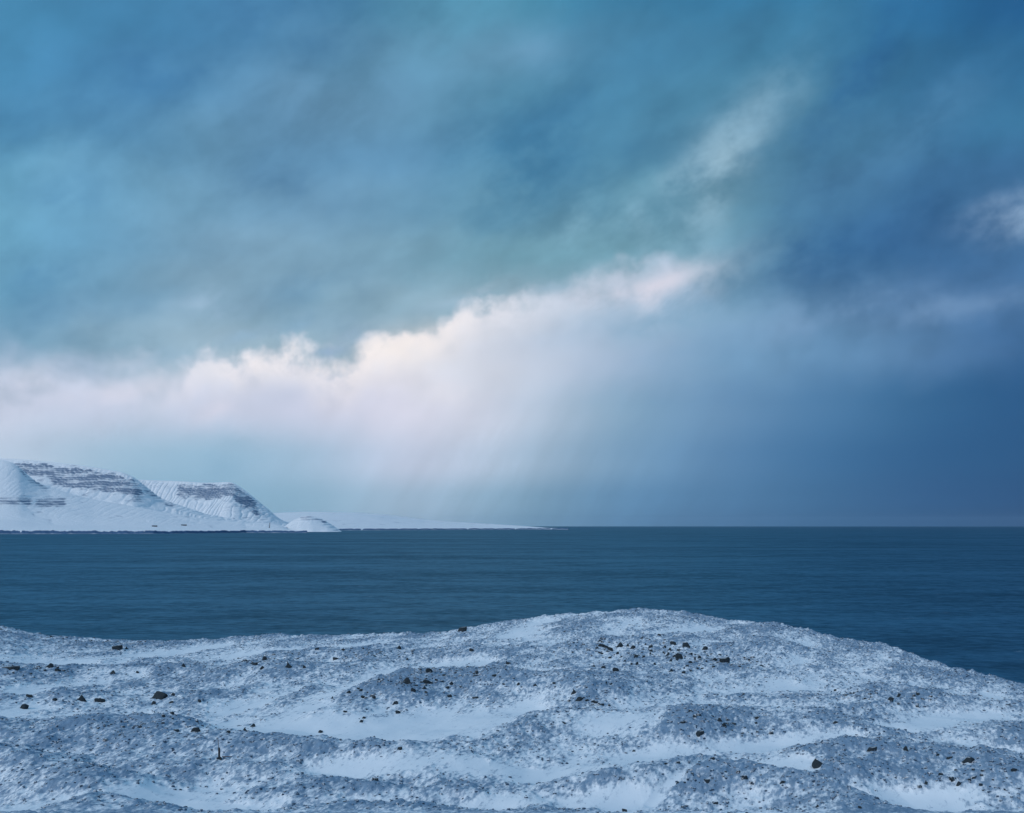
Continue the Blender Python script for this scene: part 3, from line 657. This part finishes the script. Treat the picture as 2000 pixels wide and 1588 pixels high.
ROCKS = [
 (308,1365,32,14,'dome','largest dark dome-shaped boulder on the snowy heath'),
 (157,1369,19,11,'dome','dark rounded boulder second in size to the large dome, on its left'),
 (44,1385,18,9,'wedge','low dark boulder on a pale drift close to the left edge'),
 (56,1362,13,6,'lump','small dark rock up the slope from the low boulder near the left edge'),
 (105,1369,11,5,'wedge','small wedge rock between the rounded boulder and the left edge'),
 (193,1372,20,8,'lump','low clump-like dark rock right of the rounded boulder, short of the large dome'),
 (299,1376,9,6,'lump','small rock lying directly in front of the large dome-shaped boulder'),
 (334,1374,12,4,'slab','flat stone in front and to the right of the large dome-shaped boulder'),
 (337,1359,8,5,'lump','small rock close beside the large dome-shaped boulder on its right'),
 (388,1372,9,5,'lump','lone small rock well right of the large dome-shaped boulder'),
 (95,1305,15,8,'wedge','dark rock on the crest of the left ridge beside a smooth snow strip'),
 (111,1311,9,5,'lump','small rock at the foot of the crest rock by the smooth snow strip'),
 (18,1308,32,6,'slab','long flat dark outcrop at the far left end of the left ridge'),
 (220,1317,11,7,'wedge','dark rock on the face of the left ridge, below the smooth snow strip'),
 (267,1315,7,4,'lump','little rock on the left ridge face, right of the darker one'),
 (357,1303,10,6,'lump','small rock breaking the crest line of the left ridge at its middle'),
 (227,1269,20,8,'slab','dark ragged rock near the left shoreline rim, before the sea'),
 (246,1268,7,5,'lump','small companion rock at the right end of the ragged rock by the rim'),
 (380,1429,22,8,'slab','flat-topped dark slab on the ridge crest above the marker post'),
 (445,1431,9,4,'lump','small dark rock on the same crest, right of the flat-topped slab'),
 (477,1427,8,5,'lump','small rock at the edge of the drift behind the post ridge, lower of two'),
 (493,1420,10,6,'wedge','rock at the edge of the drift behind the post ridge, upper of two'),
 (511,1308,14,7,'dome','rounded dark rock left of the pointed rock on the left ridge end'),
 (563,1305,19,14,'peak','pointed dark rock standing up at the right end of the left ridge'),
 (594,1305,6,5,'lump','tiny rock just right of the pointed rock on the left ridge end'),
 (515,1289,10,7,'wedge','dark rock above the rounded rock, on the bank of dark stones'),
 (497,1299,11,5,'slab','low flat rock at the left foot of the bank of dark stones'),
 (655,1289,11,5,'lump','dark rock on the bare patch right of the pointed rock'),
 (618,1269,9,4,'slab','thin flat rock alone on the snow below the left skyline'),
 (669,1271,9,4,'lump','small rock on the hummock top right of the thin flat rock'),
 (779,1268,10,6,'dome','dark rock capping the dark hummock below the middle skyline'),
 (709,1268,6,4,'lump','tiny rock between the two bare hummocks under the middle skyline'),
 (795,1289,5,4,'lump','tiny stone on the smooth snow in front of the dark hummock'),
 (902,1234,19,9,'slab','dark boulder silhouetted on the skyline against the sea'),
 (921,1273,9,6,'lump','dark rock downslope of the skyline boulder'),
 (795,1337,17,13,'wedge','biggest black boulder at the left shoulder of the stony mound'),
 (838,1314,13,8,'dome','dark boulder on the very top of the stony mound'),
 (833,1336,14,8,'lump','dark rock right of the biggest black boulder on the stony mound'),
 (880,1338,10,6,'wedge','tilted dark rock at the centre of the stony mound'),
 (932,1317,8,10,'peak','upright dark rock at the right end of the stony mound top'),
 (877,1363,12,5,'slab','flat stone low on the face of the stony mound above the snowfield'),
 (772,1376,12,6,'slab','dark rock at the upper rim of the large snowfield'),
 (777,1394,10,6,'dome','lone dark rock lying out on the large snowfield'),
 (873,1345,9,4,'slab','small flat stone just below the tilted rock of the stony mound'),
 (852,1330,6,4,'lump','small stone left of the tilted rock on the stony mound'),
 (828,1346,11,5,'lump','dark stone under the cluster at the mound left shoulder'),
 (807,1352,9,7,'lump','dark stone beneath the biggest black boulder of the mound'),
 (832,1354,6,4,'lump','little stone lower down the left face of the stony mound'),
 (965,1322,9,5,'slab','flat rock on the saddle right of the stony mound'),
 (1045,1340,8,4,'lump','small rock over the short drift right of the saddle'),
 (1012,1339,7,5,'wedge','small tilted rock at the left end of the short drift by the saddle'),
 (993,1298,10,5,'lump','dark rock on the small hummock above the saddle'),
 (928,1364,12,3,'slab','thin flat stone on the right foot of the stony mound'),
 (680,1355,10,5,'wedge','dark rock on the left spur crest of the stony mound'),
 (649,1365,5,5,'lump','small stone at the tip of the left spur of the mound'),
 (704,1350,9,4,'slab','flat rock on the left spur crest nearest the mound'),
 (707,1364,10,5,'lump','dark rock on the face of the left spur, left of a small drift'),
 (729,1365,9,5,'wedge','dark rock touching the small drift on the left spur'),
 (674,1392,8,4,'lump','small rock low on the left spur, above the snowfield'),
 (710,1404,8,4,'lump','upper of the paired stones at the left rim of the large snowfield'),
 (705,1412,8,5,'dome','lower of the paired stones at the left rim of the large snowfield'),
 (625,1432,10,5,'dome','lone dark stone at the left end of the large snowfield'),
 (780,1464,10,5,'slab','dark stone on the crest that closes the large snowfield in front'),
 (1121,1356,12,11,'peak','pointed dark boulder right of centre between mound and rock field'),
 (1131,1370,16,8,'wedge','broken dark rock heading the short row of stones below the pointed boulder'),
 (1146,1371,9,4,'slab','second stone of the short row below the pointed boulder'),
 (1158,1373,10,4,'slab','third stone of the short row below the pointed boulder'),
 (1175,1378,10,3,'slab','last low stone at the right end of the short row'),
 (1102,1415,8,4,'lump','lone small rock on the hummock below the short row of stones'),
 (1082,1337,6,4,'lump','tiny lone stone left of and above the pointed boulder'),
 (1184,1335,5,4,'lump','left one of two tiny stones below the rock field'),
 (1194,1338,6,4,'lump','right one of two tiny stones below the rock field'),
 (1367,1436,21,8,'slab','flat oval black boulder on a snow patch, right of centre'),
 (1405,1410,13,7,'lump','dark rock uphill of the flat oval boulder'),
 (1415,1420,9,7,'wedge','dark rock close below and right of the one uphill of the oval boulder'),
 (1333,1413,10,4,'slab','thin rock uphill and to the left of the flat oval boulder'),
 (1238,1469,9,4,'lump','small lone rock on the low ground left of the oval boulder'),
 (1480,1404,11,4,'slab','thin dark rock on the crest right of the oval boulder'),
 (1477,1415,10,4,'lump','small rock under the thin crest rock right of the oval boulder'),
 (1632,1414,10,4,'lump','small dark rock farther right along that crest'),
 (1632,1350,6,4,'lump','small rock alone on the right hillside'),
 (1740,1369,13,7,'lump','dark rock in the bare patch of the right hillside'),
 (1755,1362,8,5,'lump','smaller rock beside the one in the bare patch of the right hillside'),
 (1602,1500,27,15,'peak','large triangular pointed boulder standing at a snow drift, lower right'),
 (1704,1468,21,7,'slab','long low dark rock on the crest right of the triangular boulder'),
 (1770,1467,9,9,'wedge','dark rock on the crest next after the long low one'),
 (1894,1491,24,10,'wedge','big dark boulder on the crest toward the right edge'),
 (1983,1508,13,6,'lump','dark boulder at the crest end by the right edge'),
 (1855,1483,14,4,'slab','flat thin rock left of the big crest boulder toward the right edge'),
 (1832,1477,7,4,'lump','small rock left of the flat thin one on the right crest'),
 (1809,1532,7,5,'lump','small black rock alone on the slope below the right crest'),
 (1873,1535,9,8,'lump','dark rock on the lower right slope, lower of a touching pair'),
 (1861,1528,11,4,'slab','flat rock on the lower right slope, upper of a touching pair'),
 (1529,1531,12,5,'dome','dark rock on the crest left of and below the triangular boulder'),
 (1597,1578,8,5,'lump','small rock near the bottom edge below the triangular boulder'),
 (1680,1583,7,5,'lump','small rock at the bottom edge, right of the similar one'),
 (1300,1494,9,4,'lump','small rock on the track-crossed mound crest near the bottom'),
 (1380,1528,14,5,'slab','flat dark rock on the face of the track-crossed mound'),
 (1398,1571,10,4,'slab','flat stone at the foot of the track-crossed mound'),
 (1220,1585,10,5,'lump','dark stone at the bottom edge left of the track-crossed mound'),
 (1327,1287,14,11,'dome','biggest rounded boulder in the middle of the hilltop rock field'),
 (1211,1264,15,9,'lump','large dark boulder at the upper left of the hilltop rock field'),
 (1192,1271,11,7,'lump','dark boulder beside the upper left boulder of the rock field'),
 (1236,1268,11,7,'wedge','dark boulder right of the upper left boulder in the rock field'),
 (1315,1259,12,6,'dome','dark boulder on the upper edge of the rock field, at its middle'),
 (1341,1264,15,9,'wedge','dark boulder on the upper edge of the rock field, toward its right'),
 (1377,1270,12,7,'wedge','dark boulder beyond the right end of the upper row in the rock field'),
 (1417,1294,19,9,'slab','wide flat boulder at the right end of the rock field'),
 (1396,1291,11,5,'wedge','rock just left of the wide flat boulder in the rock field'),
 (1203,1311,12,7,'lump','lone dark boulder at the lower left of the rock field'),
 (1311,1312,9,6,'lump','dark rock at the lower middle of the rock field'),
]
for u, v, wp, hp, s, lab in ROCKS:
    boulder(u, v, wp, hp, s, lab)
FIELD = [(1176,1264,14,6),(1226,1263,8,6),(1271,1265,9,5),(1271,1272,8,3),(1261,1260,5,4),(1309,1271,6,6),(1305,1280,8,6),(1366,1286,8,5),(1350,1279,7,4),(1349,1295,8,4),(1342,1302,7,3),(1336,1307,4,3),
         (1335,1315,9,4),(1279,1299,6,5),(1257,1284,7,4),(1242,1284,9,5),(1233,1299,7,4),(1244,1299,7,6),(1178,1305,10,4),(1191,1287,8,4),(1174,1278,9,4),(1206,1278,7,5),(1288,1242,6,4),(1254,1248,5,3),(1172,1253,6,3),
         (1270,1278,4,4),(1298,1265,7,4),(1325,1272,6,4),(1220,1292,5,3),(1318,1283,9,4),(1184,1266,8,5),(1362,1308,6,4),(1372,1307,5,3),(1394,1304,6,3),(1160,1302,5,3),(1310,1292,6,4)]
for u, v, wp, hp in FIELD:
    boulder(u, v, wp, hp, rr.choice(('lump', 'wedge', 'dome', 'slab')), 'small dark rock scattered among the larger boulders of the hilltop rock field', 'small rocks of the hilltop rock field')

# ----------------------------------------------------------------- marker post
def tube(bm, pts, radii, seg=8):
    rings = []
    for (p, r) in zip(pts, radii):
        rings.append([bm.verts.new((p[0] + r * math.cos(2 * math.pi * k / seg), p[1] + r * math.sin(2 * math.pi * k / seg), p[2])) for k in range(seg)])
    for a, b in zip(rings[:-1], rings[1:]):
        for k in range(seg): bm.faces.new((a[k], a[(k + 1) % seg], b[(k + 1) % seg], b[k]))
    bm.faces.new(rings[-1]); bm.faces.new(list(reversed(rings[0])))
x, y, z = hit(428, 1483)
px = y / F
root = bpy.data.objects.new('marker_post', None); COL.objects.link(root); root.location = (x, y, z)
tag(root, 'dark marker post with a thin rod on top, standing on the snowy slope', 'post')
bm = bmesh.new(); tube(bm, [(0, 0, -0.3), (0, 0, 2 * px), (0.2 * px, 0, 20 * px), (0.2 * px, 0, 21 * px)], [2.1 * px, 2.0 * px, 2.1 * px, 1.6 * px], 7)
bm_obj('post_shaft', bm, M_WOOD, root)
bm = bmesh.new(); tube(bm, [(-1.4 * px, 0, 15 * px), (-1.6 * px, 0, 30 * px), (-2.2 * px, 0, 38 * px), (-4.5 * px, 0, 42 * px), (-7 * px, 0, 43 * px)], [0.8 * px, 0.75 * px, 0.7 * px, 0.55 * px, 0.4 * px], 6)
bm_obj('rod', bm, M_ROD, root)
o = link_mesh('foot_stone', rock_mesh(99, 'lump'), None, root)
o.scale = (5.2 * px, 4.0 * px, 5.5 * px); o.location = (0.5 * px, 0, -0.6 * px)
bm = bmesh.new(); tube(bm, [(0, 0, 0), (0, 0, 8 * px), (0.3 * px, 0, 20 * px)], [0.9 * px, 0.8 * px, 0.5 * px], 6)
st_ = bm_obj('fallen_stick', bm, M_STICK); st_.rotation_euler = (0, math.radians(88), 0)
xs, ys, zs = hit(434, 1482); st_.location = (xs, ys - 0.1, zs + 0.16)
tag(st_, 'short reddish brown stick lying on the snow at the foot of the post', 'stick')

# ----------------------------------------------------------------- far coast
SHU = np.array([-700, -300, 0, 300, 500, 600, 650, 700, 760, 850, 950, 1040, 1100], float)
SHV = np.array([1044, 1043.5, 1043, 1042.5, 1040.5, 1038.2, 1036.8, 1035.6, 1034, 1031.8, 1030.2, 1029.2, 1028.9], float)
def shore(u): return H * F / (np.interp(u, SHU, SHV) - HZ)
def sil_z(u, su, sv, d): return H - (np.interp(u, su, sv) - HZ) / F * d
MTN = {}
def mountain(name, su, sv, u0, u1, front, ridge, back, prof, cliffs, flute, seed, ncol, nrow, bank=False, gentle=0.35, lowp=0.12):
    """a mountain as a height field between its foot and its back; cliffs: (u range, photo rows, strength)"""
    su, sv = soften(np.array(su, float), np.array(sv, float), 5.0, 1.0)
    u = np.linspace(u0, u1, ncol)
    s = np.concatenate([np.linspace(0, 1, nrow), np.linspace(1, 1 + back, 24)[1:]])
    Uu, S = np.meshgrid(u, s)
    fr = front(Uu); rd = ridge(Uu)
    fr = fr * (1 + 0.004 * fbm(Uu / 60, S * 0, 3, seed) * (1 if bank else 4))
    D = fr + (rd - fr) * S
    X = (Uu - 1000) / F * D
    Zr = sil_z(Uu, su, sv, rd) + 0.0
    z0 = 25.0 if bank else -20.0
    g = np.clip(S, 0, 1)
    P = np.where(g < gentle, lowp * g / gentle, lowp + (1 - lowp) * np.clip((g - gentle) / (1 - gentle), 0, 1) ** prof)
    Z = z0 + (Zr - z0) * P
    flat = np.clip(S - 1, 0, None)
    Z = Z - flat * 60.0 - np.clip(flat - back * 0.55, 0, None) ** 2 * 2500
    rock = np.zeros_like(Z)
    V = HZ + (H - Z) / D * F
    jit = 5 * fbm(Uu / 22, V / 40, 4, seed + 2)
    for ua, ub, va, vb, k in cliffs:
        vr = np.interp(Uu, su, sv) if va < 100 else 0
        lo = vr + va; hi = vr + vb
        wgt = sstep(Uu + jit * 2, ua - 8, ua + 8) * (1 - sstep(Uu + jit * 2, ub - 10, ub + 10)) * sstep(V + jit, lo - 3, lo + 2) * (1 - sstep(V + jit * 1.3, hi - 6, hi + 6)) * (S <= 1.02)
        rock = np.maximum(rock, wgt * k)
    # strata: each lava bed is a step
    step = 30.0
    ph = (Z + 18 * fbm(X / 900, D / 900, 3, seed + 5)) / step
    tr = np.floor(ph) + sstep(ph - np.floor(ph), 0.45, 0.8)
    Z = Z + np.minimum(rock, 1) * (tr - ph) * step * 0.9
    stripe = sstep(np.abs((ph - np.floor(ph)) - 0.62), 0.34, 0.08)
    patch = sstep(fbm(X / 420, Z / 70, 4, seed + 15), -0.45, 0.35)
    rock = rock * (0.22 + 0.78 * stripe) * (0.45 + 0.55 * patch)
    # gullies running down the scree
    gul = 1 - np.abs(perlin(X / 85.0 + 0.7 * fbm(X / 420, D / 420, 2, seed), D / 1600.0 + 0.45 * fbm(X / 380, D / 380, 3, seed + 31), seed + 7)) * 2.6
    wg = sstep(g, gentle + 0.08, gentle + 0.35) * (1 - sstep(S, 0.96, 1.0))
    Z = Z + wg * flute * 0.55 * (0.5 - np.clip(gul, 0, 1) ** 3) + wg * flute * 1.0 * fbm(X / 800, D / 800, 5, seed + 8)
    rock = np.maximum(rock, wg * (flute > 0) * 0.40 * sstep(gul, 0.78, 1.0) * sstep(fbm(X / 400, D / 400, 3, seed + 12), -0.1, 0.35))
    fold = fbm(X / 900 + 2.0, D / 1100, 4, seed + 18)
    crest = sstep(np.abs(fold - 0.08), 0.10, 0.0) * sstep(g, 0.18, 0.4) * (1 - sstep(g, 0.75, 0.95))
    Z = Z + (1 - wg) * 3.0 * fbm(X / 350, D / 350, 4, seed + 4) * np.clip(g * 6, 0, 1) + 16.0 * np.abs(fold) * sstep(g, 0.15, 0.45) * (1 - sstep(g, 0.8, 1.0)) * (flute > 0)
    rock = np.maximum(rock, 0.50 * crest * (flute > 0) * sstep(fbm(X / 300, D / 300, 3, seed + 22), -0.2, 0.3))
    if bank:
        Z = Z + (16.0 * fbm(Uu / 11, Uu * 0 + 3.0, 4, seed + 40) - 6.0) * np.exp(-S / 0.035)
        f0 = np.clip(S / 0.012, 0, 1)
        Z = np.where(S < 0.012, -3 + (Z + 3) * f0, Z)
        bk = (S < 0.026 + 0.03 * fbm(Uu / 9, Uu * 0, 4, seed)) * (S > 0.001) * sstep(fbm(Uu / 30, Uu * 0 + seed, 4, seed + 9), -0.95, -0.45)
        rock = np.maximum(rock, bk * 1.9)
    MTN[name + str(seed)] = (Uu, D, Z)
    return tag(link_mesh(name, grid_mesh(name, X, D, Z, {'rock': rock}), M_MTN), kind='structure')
# far low headland running out to sea
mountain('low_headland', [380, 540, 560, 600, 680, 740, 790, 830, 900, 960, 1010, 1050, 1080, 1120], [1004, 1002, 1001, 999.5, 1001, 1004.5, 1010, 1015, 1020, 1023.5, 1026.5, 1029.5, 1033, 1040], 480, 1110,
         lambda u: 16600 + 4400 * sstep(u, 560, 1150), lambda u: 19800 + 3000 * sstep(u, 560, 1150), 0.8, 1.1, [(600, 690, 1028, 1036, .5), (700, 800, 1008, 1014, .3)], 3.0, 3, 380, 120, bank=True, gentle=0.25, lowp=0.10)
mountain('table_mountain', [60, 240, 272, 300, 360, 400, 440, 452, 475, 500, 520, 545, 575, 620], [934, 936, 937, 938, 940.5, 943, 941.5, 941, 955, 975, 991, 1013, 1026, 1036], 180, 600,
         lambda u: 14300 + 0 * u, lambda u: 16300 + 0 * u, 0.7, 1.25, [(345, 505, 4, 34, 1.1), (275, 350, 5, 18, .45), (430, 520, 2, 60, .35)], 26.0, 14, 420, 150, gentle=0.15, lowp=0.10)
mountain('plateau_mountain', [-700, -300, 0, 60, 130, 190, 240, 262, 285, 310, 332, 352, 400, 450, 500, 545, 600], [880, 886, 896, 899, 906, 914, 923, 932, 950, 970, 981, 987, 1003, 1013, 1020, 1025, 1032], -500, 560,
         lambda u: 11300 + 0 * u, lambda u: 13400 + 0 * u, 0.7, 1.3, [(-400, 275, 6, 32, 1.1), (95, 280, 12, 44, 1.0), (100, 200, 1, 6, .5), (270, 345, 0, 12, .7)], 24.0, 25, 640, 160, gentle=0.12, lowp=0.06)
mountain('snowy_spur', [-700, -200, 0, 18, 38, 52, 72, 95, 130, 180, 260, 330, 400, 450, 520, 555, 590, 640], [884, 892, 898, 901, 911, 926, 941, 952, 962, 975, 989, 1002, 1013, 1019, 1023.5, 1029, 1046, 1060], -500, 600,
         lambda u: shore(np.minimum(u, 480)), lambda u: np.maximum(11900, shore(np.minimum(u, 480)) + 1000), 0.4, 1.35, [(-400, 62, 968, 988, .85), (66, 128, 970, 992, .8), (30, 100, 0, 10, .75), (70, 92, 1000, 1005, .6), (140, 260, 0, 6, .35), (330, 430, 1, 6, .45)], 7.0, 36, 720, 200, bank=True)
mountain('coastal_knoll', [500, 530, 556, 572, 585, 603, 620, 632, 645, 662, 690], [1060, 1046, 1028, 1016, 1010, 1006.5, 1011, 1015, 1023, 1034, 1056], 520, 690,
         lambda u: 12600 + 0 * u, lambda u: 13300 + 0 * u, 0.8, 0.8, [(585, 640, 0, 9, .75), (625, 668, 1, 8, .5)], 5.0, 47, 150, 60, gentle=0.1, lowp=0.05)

def far_spot(key, u, v):
    Uu, D, Z = MTN[key]
    c = int(np.argmin(np.abs(Uu[0] - u)))
    Vc = HZ + (H - Z[:, c]) / D[:, c] * F
    k = int(np.argmin(np.abs(Vc[3:] - v))) + 3
    return ((u - 1000) / F * D[k, c], D[k, c], Z[k, c])
def farm(u, v, L, Wd, Hh, label):
    x, y, z = far_spot('snowy_spur36', u, v)
    r = bpy.data.objects.new('farm_building', None); COL.objects.link(r); r.location = (x, y, z - 1.0); r.rotation_euler = (0, 0, math.radians(8))
    tag(r, label, 'building', 'farm buildings on the far shore')
    bm = bmesh.new(); bmesh.ops.create_cube(bm, size=1.0)
    for q in bm.verts: q.co = Vector((q.co.x * L, q.co.y * Wd, (q.co.z + .5) * Hh))
    bm_obj('wall', bm, M_WALL, r)
    bm = bmesh.new(); a = [bm.verts.new((sx * (L / 2 + 1), sy * (Wd / 2 + 1), Hh - 0.3)) for sx, sy in ((-1, -1), (1, -1), (1, 1), (-1, 1))]
    t0 = bm.verts.new((-L / 2 - 1, 0, Hh + Wd * 0.38)); t1 = bm.verts.new((L / 2 + 1, 0, Hh + Wd * 0.38))
    bm.faces.new((a[0], a[1], t1, t0)); bm.faces.new((a[2], a[3], t0, t1)); bm.faces.new((a[1], a[2], t1)); bm.faces.new((a[3], a[0], t0)); bm.faces.new(list(reversed(a)))
    bm_obj('roof', bm, M_ROOF, r)
farm(302, 1028.5, 48, 14, 7, 'dark farm building on the far snowy shore, left one of two')
farm(359, 1026.5, 54, 14, 6, 'long dark farm building on the far snowy shore, right one of two')
x, y, z = far_spot('snowy_spur36', 526, 1031)
pm = y / F
r = bpy.data.objects.new('shore_mast', None); COL.objects.link(r); r.location = (x, y, z - 1); r.rotation_euler = (0, math.radians(7), 0)
tag(r, 'slender dark mast leaning slightly on the far shore below the table mountain', 'mast')
bm = bmesh.new(); tube(bm, [(0, 0, 0), (0, 0, 6 * pm), (0, 0, 11 * pm)], [0.75 * pm, 0.6 * pm, 0.5 * pm], 8); bm_obj('shaft', bm, M_WALL, r)
bm = bmesh.new(); tube(bm, [(0, 0, 0), (0, 0, 1.0 * pm)], [1.3 * pm, 1.1 * pm], 8); bm_obj('footing', bm, M_ROOF, r)

# ----------------------------------------------------------------- haze
B = 150000.0
bm = bmesh.new(); bmesh.ops.create_cube(bm, size=1.0)
for q in bm.verts: q.co = Vector((q.co.x * 2 * B, q.co.y * 2 * B, -30.0 + (q.co.z + .5) * 1230.0))
hm = bpy.data.materials.new('cold_hazy_air'); hm.use_nodes = True; hm.node_tree.nodes.clear()
hv = hm.node_tree.nodes.new('ShaderNodeVolumePrincipled')
hv.inputs['Color'].default_value = (0.60, 0.80, 1.0, 1); hv.inputs['Density'].default_value = 0.18e-5
hv.inputs['Anisotropy'].default_value = 0.0
ho = hm.node_tree.nodes.new('ShaderNodeOutputMaterial'); hm.node_tree.links.new(hv.outputs[0], ho.inputs['Volume'])
haze = tag(bm_obj('haze', bm, hm), 'thin pale blue haze over the sea and the far shore', kind='stuff')
